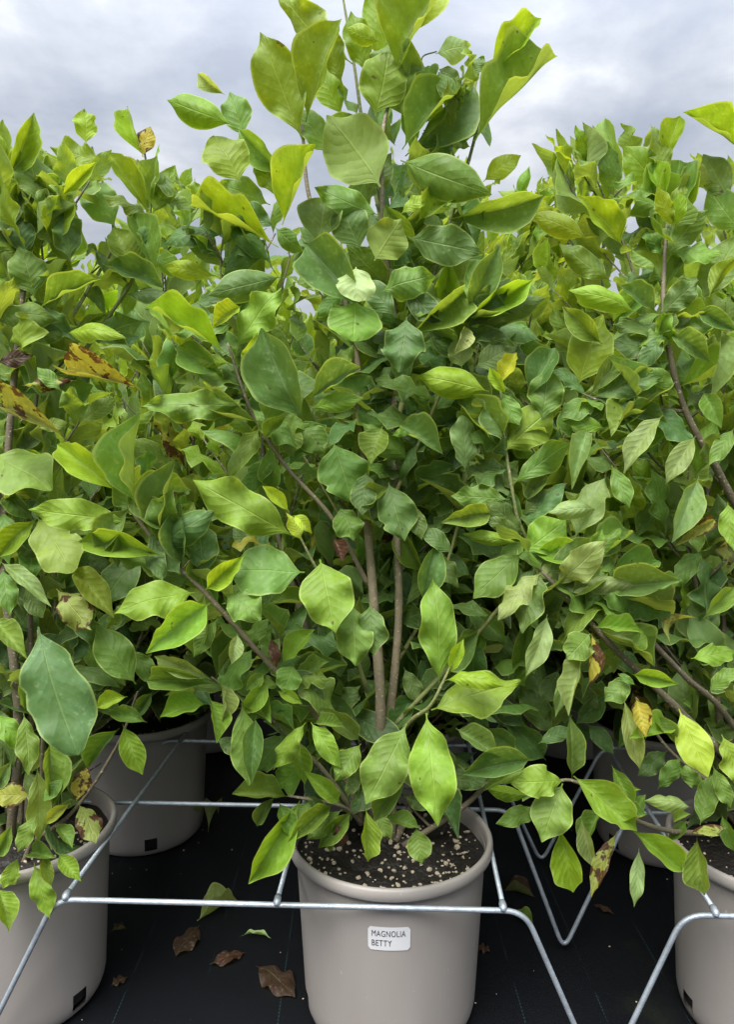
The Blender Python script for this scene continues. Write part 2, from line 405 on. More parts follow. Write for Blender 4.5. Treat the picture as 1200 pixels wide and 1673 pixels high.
# ------------------------------------------------------------------ pots
POT_H = 0.331
def lathe(prof, seg=96, skip=None):
    V, F = [], []
    for (r, z) in prof:
        for k in range(seg):
            a = 2 * math.pi * k / seg; V.append((r * math.cos(a), r * math.sin(a), z))
    for i in range(len(prof) - 1):
        for k in range(seg):
            if skip and skip(i, k): continue
            k2 = (k + 1) % seg; F.append((i * seg + k, i * seg + k2, (i + 1) * seg + k2, (i + 1) * seg + k))
    return V, F
def wall_r(z): return 0.163 + (0.1785 - 0.163) * max(0, min(1, (z - .03) / .27))
PROTO = {}
def pot_meshes():
    SEG = 96
    prof = [(0.138, 0.0), (0.149, 0.002), (0.156, 0.008), (0.160, 0.018), (wall_r(.03), .03), (wall_r(.05), 0.05), (wall_r(.1), 0.10), (wall_r(.16), 0.16), (wall_r(.22), 0.22), (wall_r(.28), 0.28), (wall_r(.31), 0.311)]
    holes = [R(a) for a in (38, 128, 218, 308)]
    def skip(i, k):
        a = 2 * math.pi * (k + .5) / SEG
        return i in (3, 4) and any(abs((a - h + math.pi) % (2 * math.pi) - math.pi) < R(5.7) for h in holes)
    V, F = lathe(prof, SEG, skip)
    rim = [(q + .0135, z) for q, z in [(0.1650, 0.3095), (0.176, 0.3090), (0.1792, 0.3125), (0.1802, 0.320), (0.1792, 0.3275), (0.1765, 0.331), (0.172, 0.3315), (0.1690, 0.3290), (0.1675, 0.322), (0.1650, 0.29)]]
    RV, RF = lathe(rim, SEG)
    IV, IF = lathe([(0.0, 0.004), (0.134, 0.004), (0.152, 0.02), (0.159, 0.07)], 48)
    # rough soil surface
    SV, SF = [(0, 0, .302)], []; NR, NS = 26, 72
    for i in range(1, NR + 1):
        rr = .1790 * i / NR
        for k in range(NS):
            a = 2 * math.pi * k / NS; x, y = rr * math.cos(a), rr * math.sin(a)
            z = .302 + .010 * noise.noise(Vector((x, y, 1)) * 22) + .006 * noise.noise(Vector((x, y, 4)) * 70) + .003 * noise.noise(Vector((x, y, 8)) * 180) - .006 * (rr / .178) ** 4
            SV.append((x, y, z))
    for k in range(NS): SF.append((0, 1 + k, 1 + (k + 1) % NS))
    for i in range(NR - 1):
        for k in range(NS):
            a = 1 + i * NS; SF.append((a + k, a + NS + k, a + NS + (k + 1) % NS, a + (k + 1) % NS))
    def mk(n, v, f, m):
        me = bpy.data.meshes.new(n); me.from_pydata([tuple(p) for p in v], [], f); me.materials.append(m); me.shade_smooth(); return me
    PROTO['wall'] = mk('wall', V, F, M_POT); PROTO['rim'] = mk('rim', RV, RF, M_POT)
    PROTO['inner_liner'] = mk('inner_liner', IV, IF, M_ROOT); PROTO['soil'] = mk('soil', SV, SF, M_SOIL)
pot_meshes()
def soil_z(x, y):
    rr = math.hypot(x, y)
    return .302 + .010 * noise.noise(Vector((x, y, 1)) * 22) + .006 * noise.noise(Vector((x, y, 4)) * 70) - .006 * (rr / .178) ** 4
ICO = None
def stone(r, size):
    """irregular 20-sided pebble"""
    t = (1 + 5 ** .5) / 2
    vs = [(-1, t, 0), (1, t, 0), (-1, -t, 0), (1, -t, 0), (0, -1, t), (0, 1, t), (0, -1, -t), (0, 1, -t), (t, 0, -1), (t, 0, 1), (-t, 0, -1), (-t, 0, 1)]
    fs = [(0, 11, 5), (0, 5, 1), (0, 1, 7), (0, 7, 10), (0, 10, 11), (1, 5, 9), (5, 11, 4), (11, 10, 2), (10, 7, 6), (7, 1, 8), (3, 9, 4), (3, 4, 2), (3, 2, 6), (3, 6, 8), (3, 8, 9), (4, 9, 5), (2, 4, 11), (6, 2, 10), (8, 6, 7), (9, 8, 1)]
    sx, sy, sz = r.uniform(.8, 1.3), r.uniform(.7, 1.1), r.uniform(.5, .8); q = Matrix.Rotation(r.uniform(0, 6.28), 3, 'Z') @ Matrix.Rotation(r.uniform(-.5, .5), 3, 'X')
    return [q @ Vector((a * sx, b * sy, c * sz)) * (size / 3.8) * r.uniform(.8, 1.2) for a, b, c in vs], fs
def make_pot(x, y, label, rot=0.0, pebbles=0, grit=0, seed=1):
    p = empty('plant_pot', (x, y, 0)); tag(p, label, 'pot', 'taupe plastic pots standing in rows'); p.rotation_euler.z = rot; p.scale = (1, 1, 1.04)
    for n in ('wall', 'rim', 'inner_liner', 'soil'): link(bpy.data.objects.new(n, PROTO[n]), p)
    r = random.Random(seed)
    def spot():
        if r.random() < .09:
            a, q = r.gauss(-1.45, .13), r.gauss(.12, .016)
        elif r.random() < .12:
            a, q = r.gauss(-.55, .5), r.gauss(.13, .015)
        else: a, q = r.uniform(0, 6.28), .172 * r.random() ** .5
        q = min(abs(q), .170); a -= rot; return q * math.cos(a), q * math.sin(a)
    for i in range(pebbles):
        a, b = spot(); v, f = stone(r, r.uniform(.008, .0125)); o = mesh_obj('pebble', v, f, M_PERL, p, False); o.location = (a, b, soil_z(a, b) + .002)
    prt = []
    for i in range(grit):
        a, b = spot(); s = r.uniform(.003, .0075); v, f = stone(r, s); c = Vector((a, b, soil_z(a, b) + s * .25)); prt.append(([q + c for q in v], f))
    if prt:
        v, f = merge(prt); o = mesh_obj('pumice_grit', v, f, M_PERL, p, False); o['kind'] = 'stuff'
    return p
Y1R, Y2R, Y3R, Y4R = 1.400, 2.037, 2.70, 3.37
ROWS = [(Y1R, [(-.738, 'a'), (-.003, 'b'), (.718, 'c')]),
        (Y2R, [(-1.41, 'd'), (-.70, 'e'), (.015, 'f'), (.72, 'g'), (1.43, 'h')]),
        (Y3R, [(-1.39, 'i'), (-.68, 'j'), (.02, 'k'), (.62, 'l'), (1.44, 'm')]),
        (Y4R, [(-1.40, 'n'), (-.69, 'o'), (.01, 'p'), (.66, 'q'), (1.42, 'r')]),
        (4.05, [(-2.05, 's'), (-1.36, 't'), (-.66, 'u'), (.05, 'v'), (.74, 'w'), (1.46, 'x'), (2.15, 'y')])]
WHERE = {0: ['at the left edge of the front row', 'in the middle of the front row', 'at the right edge of the front row'],
         1: ['at the far left end of the second row', 'left of the middle in the second row', 'straight behind the middle plant in the second row', 'right of the middle in the second row', 'at the far right end of the second row'],
         2: ['at the far left end of the third row', 'left of the middle in the third row', 'in the middle of the third row', 'right of the middle in the third row', 'at the far right end of the third row'],
         3: ['at the far left end of the fourth row', 'left of the middle in the fourth row', 'in the middle of the fourth row', 'right of the middle in the fourth row', 'at the far right end of the fourth row'],
         4: ['first from the left in the hindmost row', 'second from the left in the hindmost row', 'third from the left in the hindmost row', 'in the middle of the hindmost row', 'third from the right in the hindmost row', 'second from the right in the hindmost row', 'first from the right in the hindmost row']}
rg = random.Random(5)
for ri, (yy, cols) in enumerate(ROWS):
    for ci, (xx, _) in enumerate(cols):
        lab = 'taupe plastic pot ' + WHERE[ri][ci]
        if ri == 0: lab = ['taupe plastic pot cut by the left edge, with a square drain hole', 'taupe plastic pot with the white name sticker, in the middle', 'taupe plastic pot cut by the right edge of the picture'][ci]
        rot = [R(27), R(-23), R(60)][ci] if ri == 0 else rg.uniform(0, 1.5)
        if (ri, ci) == (1, 1): rot = R(-15)
        p = make_pot(xx, yy, lab, rot, *((55, 240) if (ri, ci) == (0, 1) else (14, 90) if ri == 0 else (0, 25)), seed=ri * 10 + ci)
        if (ri, ci) == (0, 1): MIDPOT = p

# sticker on the middle pot
def sticker():
    zc = at(638, 1534, Y1R - wall_r(.25)).z / 1.04; r0 = wall_r(zc) + .0012
    W, H, rc = .0725, .0415, .0042
    def on(u, v, lift=0.0):
        rr = wall_r(zc + v) + .0012 + lift; a = -math.pi / 2 + u / r0
        return Vector((rr * math.cos(a), rr * math.sin(a), zc + v))
    NX, NY = 24, 8; V, F = [], []
    for j in range(NY + 1):
        v = -H / 2 + H * j / NY
        dy = max(0, abs(v) - (H / 2 - rc)); inset = rc - math.sqrt(max(0, rc * rc - dy * dy))
        for i in range(NX + 1): V.append(on((-W / 2 + inset) + (W - 2 * inset) * i / NX, v))
    for j in range(NY):
        for i in range(NX):
            a = j * (NX + 1) + i; F.append((a, a + 1, a + NX + 2, a + NX + 1))
    inv = Matrix.Rotation(-MIDPOT.rotation_euler.z, 3, 'Z')
    s = mesh_obj('name_sticker', [inv @ v for v in V], F, M_STICK, MIDPOT); s['label'] = 'white paper sticker with two lines of black capitals'
    for k, (txt, vb) in enumerate((('MAGNOLIA', .0040), ('BETTY', -.0128))):
        c = bpy.data.curves.new('t', 'FONT'); c.body = txt; c.size = .0150; c.resolution_u = 3; c.space_character = 1.06; c.offset = 0
        o = bpy.data.objects.new('t', c); scene.collection.objects.link(o)
        dg = bpy.context.evaluated_depsgraph_get(); me = bpy.data.meshes.new_from_object(o.evaluated_get(dg))
        bpy.data.objects.remove(o)
        xs = [v.co.x for v in me.vertices]; x0, x1 = min(xs), max(xs); tw = .0575 if k == 0 else .0340; sx = tw / (x1 - x0)
        for v in me.vertices: v.co = inv @ on(-W / 2 + .0068 + (v.co.x - x0) * sx, vb + v.co.y * 1.02, .0006)
        me.materials.clear(); me.materials.append(M_INK); me.name = 'lettering'
        link(bpy.data.objects.new('lettering', me), s)
sticker()

# ------------------------------------------------------------------ galvanised wire rack
def rack():
    YA, YB, YC, hr, rw = 1.208, 1.556, 1.895, .3145, .0046
    root = empty('wire_pot_rack', (0, YA, 0)); tag(root, 'galvanised wire rack with V-shaped legs holding the pots upright', 'rack')
    def rail(pts, Y, r=rw, fr=.035):
        P = [q - Vector((0, YA, 0)) for q in pts]; v, f = frame_tube(fillet(P, fr), r, 10); mesh_obj('rail', v, f, M_WIRE, root)
    def top(px, py, Y): q = at(px, py, Y); return Vector((q.x, Y, hr))
    def low(px, py, Y): q = at(px, py, Y); return Vector((q.x, Y, .006))
    rail([top(-520, 1478, YA), top(-180, 1478, YA), low(-45, 1740, YA), top(90, 1478, YA), top(858, 1482, YA), low(985, 1745, YA), top(1118, 1490, YA), top(1700, 1490, YA)], YA)
    rail([top(-560, 1320, YB), top(-160, 1320, YB), low(-60, 1552, YB), top(45, 1320, YB), top(836, 1322, YB), low(922, 1552, YB), top(1030, 1322, YB), top(1620, 1322, YB)], YB)
    rail([top(-400, 1211, YC), top(110, 1211, YC), low(190, 1403, YC), top(262, 1211, YC), top(795, 1211, YC), low(885, 1403, YC), top(985, 1211, YC), top(1500, 1211, YC)], YC)
    for k, X in enumerate((-.928, -.549, -.190, .185, .529, .905)):
        z = hr + .0085; a, b = Vector((X, -.004, z)), Vector((X + .006, YC - YA + .33, z))
        v, f = frame_tube([a, a.lerp(b, .5), b], rw * .92, 8); mesh_obj('rod', v, f, M_WIRE, root)
        wv, wf = frame_tube([Vector((X - .001, -.0085, hr + .004)), Vector((X, -.004, hr + .0068)), Vector((X, .006, hr + .0082)), Vector((X, .012, hr + .0085))], [.0032, .0062, .0062, .0048], 8)
        mesh_obj('weld', wv, wf, M_WIRE, root)
rack()

# ------------------------------------------------------------------ shrubs
def grow(rnd, height, rad, nstem, dens=1.0, lsize=1.12, skirt=5):
    """multi-stemmed shrub in its own space (soil at z=0). Returns stems [(pts, radii, shoots)], leaves [(B, T, nrm, roll, wr, style, seed, colourkey)]"""
    stems, leaves = [], []
    def leaf(p, axis, t, tipness, ang):
        side = axis.orthogonal().normalized(); side = Matrix.Rotation(ang, 3, axis) @ side
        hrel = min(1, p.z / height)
        up = .80 * hrel + .35 * tipness - .30 * (1 - hrel) + rnd.uniform(-.25, .25)
        dr = (side * rnd.uniform(.75, 1.0) + axis * (.35 + .55 * tipness) + Vector((0, 0, up)))
        out = Vector((p.x, p.y, 0)); dr += out * rnd.uniform(.2, .9); dr.normalize()
        L = lsize * rnd.uniform(.078, .138) * (1 - .42 * (tipness ** 3)) * (1.06 - .16 * hrel)
        nr = Vector((rnd.uniform(-.5, .5), rnd.uniform(-.5, .5), 1)) + out * .8
        if dr.z > .75: nr += out * 2 + side
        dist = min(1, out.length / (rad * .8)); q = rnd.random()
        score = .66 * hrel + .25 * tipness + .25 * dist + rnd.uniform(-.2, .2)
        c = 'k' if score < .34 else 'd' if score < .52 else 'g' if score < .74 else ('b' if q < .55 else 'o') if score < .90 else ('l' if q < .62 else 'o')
        if hrel < .55 and q > .972: c = 'Q'
        st = rnd.choices('ewWfanutL', (5, 5, 3, 3, 4, 2, 2, 2, 1))[0]
        if c == 'l' and hrel > .8: st = rnd.choice('efaw')
        B = p.copy(); leaves.append((B, B + dr * L, nr, rnd.uniform(-.5, .5), rnd.uniform(.32, .48), st, rnd.randrange(NSEED), c))
    for s in range(nstem + skirt):
        az = 2 * math.pi * (s + rnd.uniform(-.3, .3)) / (nstem if s < nstem else skirt)
        inner = s < 2
        hh = height * (rnd.uniform(.90, 1.0) if inner else rnd.uniform(.52, .93)); rr = rad * (rnd.uniform(.05, .25) if inner else rnd.uniform(.55, .95))
        if s >= nstem: hh, rr = height * rnd.uniform(.20, .48), rad * rnd.uniform(.75, 1.05)
        o = Vector((math.cos(az), math.sin(az), 0)); b0 = o * .025
        pts = [b0]
        for k in range(1, 6):
            t = k / 5; pts.append(b0 + o * rr * (t ** .8) * (1.25 - .25 * t) + Vector((rnd.uniform(-.02, .02), rnd.uniform(-.02, .02), hh * t)))
        pts = spline(pts, 5); n = len(pts); R0 = rnd.uniform(.006, .0095); rads = [R0 * (1 - .78 * i / (n - 1)) for i in range(n)]
        shoots = []; tot = hh; nsh = int(hh / .085 * dens); ang = rnd.uniform(0, 6.28)
        for j in range(nsh):
            t = .06 + .91 * (j + rnd.random() * .6) / nsh; i = min(n - 2, int(t * (n - 1))); p = pts[i].lerp(pts[i + 1], t * (n - 1) - i)
            ang += 2.4 + rnd.uniform(-.4, .4); ln = rnd.uniform(.10, .24) * (1.15 - .55 * t)
            dv = Vector((math.cos(ang), math.sin(ang), 0)) + o * .4 + Vector((0, 0, rnd.uniform(.35, 1.1) + (.0 if t > .3 else -.4))); dv.normalize()
            q = [p]; 
            for k in range(1, 4): q.append(p + dv * ln * k / 3 + Vector((0, 0, .10 * ln * (k / 3) ** 2 * 3)))
            shoots.append(q); m = max(3, int(ln / .030)); a2 = rnd.uniform(0, 6.28)
            for k in range(m):
                tt = (k + .8) / m; a2 += 2.4; x = tt * 3; ii = min(2, int(x)); pp = q[ii].lerp(q[ii + 1], min(1, x - ii)); leaf(pp, (q[ii + 1] - q[ii]).normalized(), t, tt, a2)
        for k in range(int(9 * dens)):
            t = .60 + .40 * k / 8.5; t = min(t, 1); i = min(n - 2, int(t * (n - 1))); ang += 2.4
            leaf(pts[i].lerp(pts[i + 1], t * (n - 1) - i), (pts[i + 1] - pts[i]).normalized(), t, max(0, (t - .6) / .4), ang)
        stems.append((pts, rads, shoots))
    return stems, leaves
def build_stems(root, stems, base, bm=None, ymin=-9):
    for pts, rads, shoots in stems:
        prt = [frame_tube(pts, rads, 7)]
        for q in shoots:
            if q[-1].y < ymin: continue
            prt.append(frame_tube(q, [.0030, .0026, .0021, .0014], 5))
        v, f = merge(prt); off = base - root.location
        mesh_obj('stem', [p + off for p in v], f, bm or M_BARKD, root)
def finish_leaf(rnd, L, base):
    B, T, nr, roll, wr, st, sd, c = L
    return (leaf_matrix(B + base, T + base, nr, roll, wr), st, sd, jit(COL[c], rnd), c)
def realise(root, leaves, nind, key, rnd, masses=True):
    leaves.sort(key=key)
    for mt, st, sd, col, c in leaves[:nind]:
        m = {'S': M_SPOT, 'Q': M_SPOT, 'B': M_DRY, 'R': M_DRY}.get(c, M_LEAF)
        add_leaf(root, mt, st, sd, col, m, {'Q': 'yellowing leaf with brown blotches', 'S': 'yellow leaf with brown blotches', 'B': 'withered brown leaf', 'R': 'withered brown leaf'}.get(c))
    if masses: leaf_mass(root, [l[:4] for l in leaves[nind:]])

# ---- leaves that can be told apart in the photograph: base pixel, tip pixel, width/length, colour, style, [roll deg], [tip nearer (m)]
# '@' lines set the depth offset from the shrub's axis (negative = towards the viewer)
MID = '''
@ .04
640 1250 702 1292 .5 d f
720 1240 772 1292 .5 d e
700 1285 745 1335 .5 d f
560 1290 604 1342 .5 g f
660 1300 706 1322 .5 d w
740 1288 802 1268 .45 d e
540 1250 500 1225 .5 d e
680 1230 720 1200 .5 d f
@ .05
600 125 574 18 .50 o e
655 45 668 -60 .50 o f
690 205 702 108 .50 g f
560 140 533 40 .46 o e
545 255 478 170 .46 g e
600 330 640 250 .5 d e
700 300 740 225 .46 d w
@ .06
822 998 788 1062 .60 d e
832 1034 812 1094 .68 d w
868 1010 842 1112 .36 g f
893 1242 822 1168 .50 d f
905 1202 850 1118 .48 d w
915 1092 885 1152 .50 d e
760 985 828 1050 .46 d f
770 1070 722 1010 .55 d e
800 1120 740 1060 .52 d w
745 1130 800 1190 .50 d e
690 1210 745 1260 .5 d f
830 960 900 1010 .46 g e
925 960 880 1020 .48 d f
860 1190 800 1140 .5 k e
700 900 750 960 .5 d w
680 1130 640 1200 .5 d f
660 1090 690 1150 .5 d e
560 1110 520 1060 .5 d f
545 1170 590 1120 .5 d w
380 1080 430 1140 .46 d f
420 900 380 860 .5 d e
@ .10
560 190 520 100 .55 o e 10
577 105 460 -8 .36 o w 25
640 110 606 -30 .45 o e 10
650 70 700 -45 .40 l f -30
755 140 717 112 .60 d w
712 88 770 74 .75 p W
778 180 785 112 .40 p f 30
770 128 792 92 .7 d w 10
742 240 690 218 .55 d W
770 240 735 232 .50 d w
790 297 852 254 .55 l e
400 225 375 150 .62 g e 15
368 155 323 120 .45 p f 20
470 290 390 212 .42 g f 20
455 325 417 255 .55 o e
442 335 356 300 .55 g w
@ .02
500 200 558 30 .40 o f 25
494 228 425 52 .50 o e 5
622 70 566 46 .55 l a
648 125 722 -12 .62 o f 25
665 200 640 45 .55 g w 20
613 190 634 86 .85 o r
658 245 760 142 .46 g f 25
662 255 774 132 .36 d f -30
797 128 886 30 .40 l f 10
775 232 912 92 .36 g f 28
383 205 273 163 .44 o a 10
450 372 380 335 .55 d w
455 405 308 336 .27 l f -15
393 298 350 222 .90 o r
@ -.03
735 358 891 320 .36 g f -25
680 365 768 308 .50 o f 15
690 462 828 452 .48 g e -15
622 305 534 188 .78 o e 175
655 262 804 318 .46 g a -10
462 368 516 236 .40 l f 20
655 350 700 320 .5 l e
520 402 532 320 .95 d f
590 410 560 325 .8 d e
620 352 514 306 .46 g W 5
450 372 498 412 .55 g t
668 388 792 414 .52 d w -8
612 426 657 357 .90 o w 178
730 505 655 465 .50 d w
765 470 672 545 .40 g f 20
650 520 590 455 .5 d e
660 470 720 530 .5 k e
@ -.10
598 505 500 399 .58 d f 10
622 478 712 452 .66 g W 5
460 452 340 482 .46 d a 10
665 518 652 608 .78 d w
580 492 577 558 1.30 b r 5
582 436 586 493 1.05 c L
@ -.10
765 535 892 486 .38 d a
758 524 872 457 .32 l f -15
755 602 750 552 .85 p w
760 530 742 580 .45 c f 30
775 602 847 562 .60 d e
865 652 908 568 .55 d f
885 692 897 602 .70 g w
820 640 850 695 .55 g e
800 640 682 614 .48 l a 8
818 628 845 576 .55 y f 10
828 645 800 600 .4 l f
@ -.14
365 612 287 568 .58 g f 12
395 500 346 538 .55 l f
372 580 238 500 .30 l f -12
385 570 460 470 .50 b w 15
378 594 309 590 .38 l a
395 612 421 543 .40 l t
498 688 428 536 .56 d f 15
428 690 296 674 .30 d f -15
402 662 228 664 .34 g W 5
432 688 464 620 .70 g t
505 652 590 600 .45 d f 10
508 668 594 650 .42 b a
@ -.10
760 770 755 678 .50 p L
822 738 742 648 .48 g f
855 842 906 800 .62 d e
855 822 896 776 .42 d f
868 912 884 988 .40 d f 20
852 920 824 988 .50 d e
838 792 934 724 .34 g t
825 738 906 664 .70 b W
833 816 737 810 .48 g w 10
808 838 721 854 .44 g f 10
848 886 756 872 .26 b a 20
852 872 790 845 .35 d e
868 905 963 908 .52 b f -5
855 904 925 850 .80 b w
855 902 774 978 .58 g e
@ -.08
490 690 532 742 .80 g W
480 695 480 748 .70 g t
545 722 575 820 .92 g w
600 768 592 842 .60 d e
575 834 638 798 .50 g f
635 788 662 884 .70 d w
672 822 690 882 .50 d e
555 828 578 884 .85 g w
625 697 606 758 .78 g f
640 712 672 700 .5 b e
650 692 724 742 .52 d f
690 985 716 886 .45 d f
740 905 690 860 .5 d e
@ -.20
257 882 286 750 .36 d f 20
298 926 293 818 .40 d f
340 942 326 852 .66 d e
192 804 93 726 .38 l f
220 826 229 674 .30 g f 35
213 852 46 832 .36 b w 8
268 908 129 885 .33 b f 8
318 968 186 1002 .52 b w
335 964 399 908 .46 l f -10
343 985 238 1068 .48 b f 10
355 1012 316 1074 .46 g e
368 970 427 1013 .80 g w
388 1035 378 1086 .50 p f
@ -.20
483 878 315 784 .42 b w 5
473 836 429 794 .40 y f
492 884 468 838 .60 y t
480 842 510 872 .5 y C
498 935 367 930 .74 g e -10
575 985 581 1088 .66 g W
605 985 611 1072 .66 d w
523 914 548 1034 .76 b w 3
@ -.22
718 1116 707 942 .38 b w
705 1160 852 1112 .50 b w
735 1102 758 1044 .40 l f
727 1112 824 1122 .36 l a 10
745 1190 818 1236 .48 d f
872 1240 754 1266 .40 d f
665 1270 613 1342 .50 d f
665 1182 598 1314 .58 g w
697 1165 716 1350 .46 b w
628 1335 686 1353 .48 g f
680 1350 690 1412 .74 g e
598 1320 601 1408 .42 b f 15
@ -.12
590 1212 513 1154 .36 d f
480 1318 440 1402 .42 g f
520 1310 462 1345 .42 g e
530 1330 500 1300 .5 d f
575 1325 520 1386 .44 g f
562 1330 540 1392 .42 b f
610 1318 640 1372 .46 g e
450 1300 420 1350 .46 d f
395 650 350 700 .46 g e
430 720 470 680 .46 g f
250 890 300 850 .44 g e
300 950 280 1010 .44 b f
400 1060 440 1010 .46 g w
460 1086 514 1028 .50 b f
480 1086 462 1132 .95 g w
432 1100 401 1128 .60 g f
440 1112 396 1168 .50 b f
452 1128 494 1150 .42 b f
500 1180 446 1258 .42 b W
508 1180 557 1256 .42 b t
512 1182 563 1188 .48 g f
590 1215 547 1276 .60 g w
588 1256 568 1302 .48 d e
345 1110 252 1072 .30 p f
352 1118 240 1112 .34 g f
338 1150 261 1172 .58 b f
343 1140 354 1214 .46 b f 20
362 1115 363 1182 .36 p f 30
418 1170 411 1282 .34 d f
395 1148 407 1284 .42 g e 8
355 1205 395 1230 .6 d e
@ -.14
472 1302 379 1298 .50 g f
545 1313 470 1378 .36 g f
557 1314 496 1258 .38 b f
490 1308 406 1444 .38 b f 12
560 1322 502 1372 .46 g w
455 1310 480 1372 .5 g f
548 1345 560 1385 .6 R t
442 1040 452 1090 .42 R C
545 880 560 920 .55 R f
'''
RIGHT = '''
@ .04
990 1130 942 1182 .50 d f
960 1182 1004 1232 .50 d e
1092 1226 1042 1268 .50 d w
1000 1060 1050 1105 .5 d e
1080 980 1020 1020 .5 g f
930 1110 980 1160 .45 d e
1120 1090 1075 1150 .5 d w
1010 900 960 960 .5 d f
1060 1180 1010 1225 .46 d f
920 1020 880 960 .5 g e
1150 900 1100 960 .46 g w
1090 820 1040 880 .46 d f
1180 1000 1130 1050 .46 d e
@ .05
1090 262 1112 190 .60 l f
1212 246 1117 184 .38 o f -15
1080 312 1018 238 .62 o e
1080 402 1112 262 .60 g f
1195 330 1150 252 .6 d e
1215 380 1158 305 .62 g e
1018 402 944 320 .45 l f
962 390 867 350 .42 o a
1000 460 915 398 .42 g W
1090 434 1133 282 .40 l f 10
1085 456 1058 376 .90 b w
1140 497 1208 384 .50 g e
1088 330 1058 262 .45 l f
1090 350 1128 300 .45 o e
1086 420 1048 372 .46 g w
1088 470 1122 420 .46 g f
1095 600 1060 560 .5 g e
1110 640 1150 600 .46 d w
@ -.06
1075 512 1014 466 .52 d f
1080 516 1143 457 .58 d w
1098 545 1044 570 .55 g W
1075 548 1106 512 .60 d f
1095 545 1162 594 .50 d f
1085 545 1042 604 .45 d e
1140 505 1208 542 .42 d f
1180 534 1160 656 .26 p f 20
945 632 986 514 .62 o e
1040 512 930 474 .38 l a
985 562 920 500 .45 g f
1105 640 1060 600 .5 g e
1150 640 1180 700 .5 g f
990 700 920 688 .42 b e
1085 678 1020 774 .34 p n
1138 712 1088 792 .38 p n
1143 778 1099 887 .36 p f 15
1172 848 1104 892 .28 S f
1200 700 1160 760 .4 g e
1190 820 1200 900 .45 b w
960 700 935 800 .30 p f
1000 760 1030 830 .45 g e
975 832 898 838 .40 p a
@ -.16
1050 958 944 952 .36 p a
1050 974 1116 948 .44 g f
960 905 985 865 .5 g f
895 1003 858 1108 .32 p n 20
935 1075 908 1172 .24 p n
955 1065 930 1170 .30 p f
968 1035 964 1122 .30 Q f 20
928 1062 884 1062 .48 d f
965 1035 926 1078 .80 g w
970 1025 1051 1034 .44 b f
1035 1070 1050 1030 .6 g f
1033 1102 1109 1118 .42 b f
1033 1110 989 1146 .72 g w
1100 1060 1142 1010 .32 Q C 80
1130 1076 1205 1066 .52 b w
1150 1010 1200 960 .45 g f
1160 1130 1205 1090 .5 g e
1040 1120 1010 1100 .4 g e
1020 1140 1046 1256 .30 p f
1100 1190 1028 1206 .48 b f
1060 1165 1105 1215 .4 d f
1040 1140 1056 1207 .50 Q f
1110 1158 1158 1270 .54 y e
1180 1200 1215 1290 .5 b w
1165 1250 1195 1320 .4 g e
@ -.14
845 1225 790 1190 .50 d f
880 1215 935 1190 .45 d e
860 1290 815 1240 .45 g w
985 1320 950 1392 .42 g f
1075 1290 1112 1238 .45 g e
1010 1300 963 1275 .42 g e
1090 1375 1122 1340 .42 g f
1150 1290 1110 1250 .45 g w
1180 1330 1200 1390 .45 g f
@ -.20
865 1256 790 1292 .42 g f
872 1300 797 1288 .36 o u
880 1320 811 1346 .42 g w
950 1335 971 1417 .36 p f
985 1285 1048 1290 .32 b f
1025 1345 1056 1298 .55 g f
1000 1250 1036 1318 .42 g f
1130 1320 1054 1308 .42 p a
1145 1348 1172 1262 .44 g e
915 1350 937 1458 .52 l f
1010 1358 966 1468 .24 S n
1045 1385 1037 1482 .28 p n
1100 1345 1130 1330 .5 g f
1190 1352 1130 1362 .3 S t
1140 1368 1153 1463 .50 g f
1032 1355 1121 1426 .44 b f
935 1272 931 1168 .34 d f
920 1280 886 1376 .74 g w
922 1276 836 1278 .60 b w
938 1268 1042 1358 .50 b f
1060 1330 1000 1345 .4 g f
'''
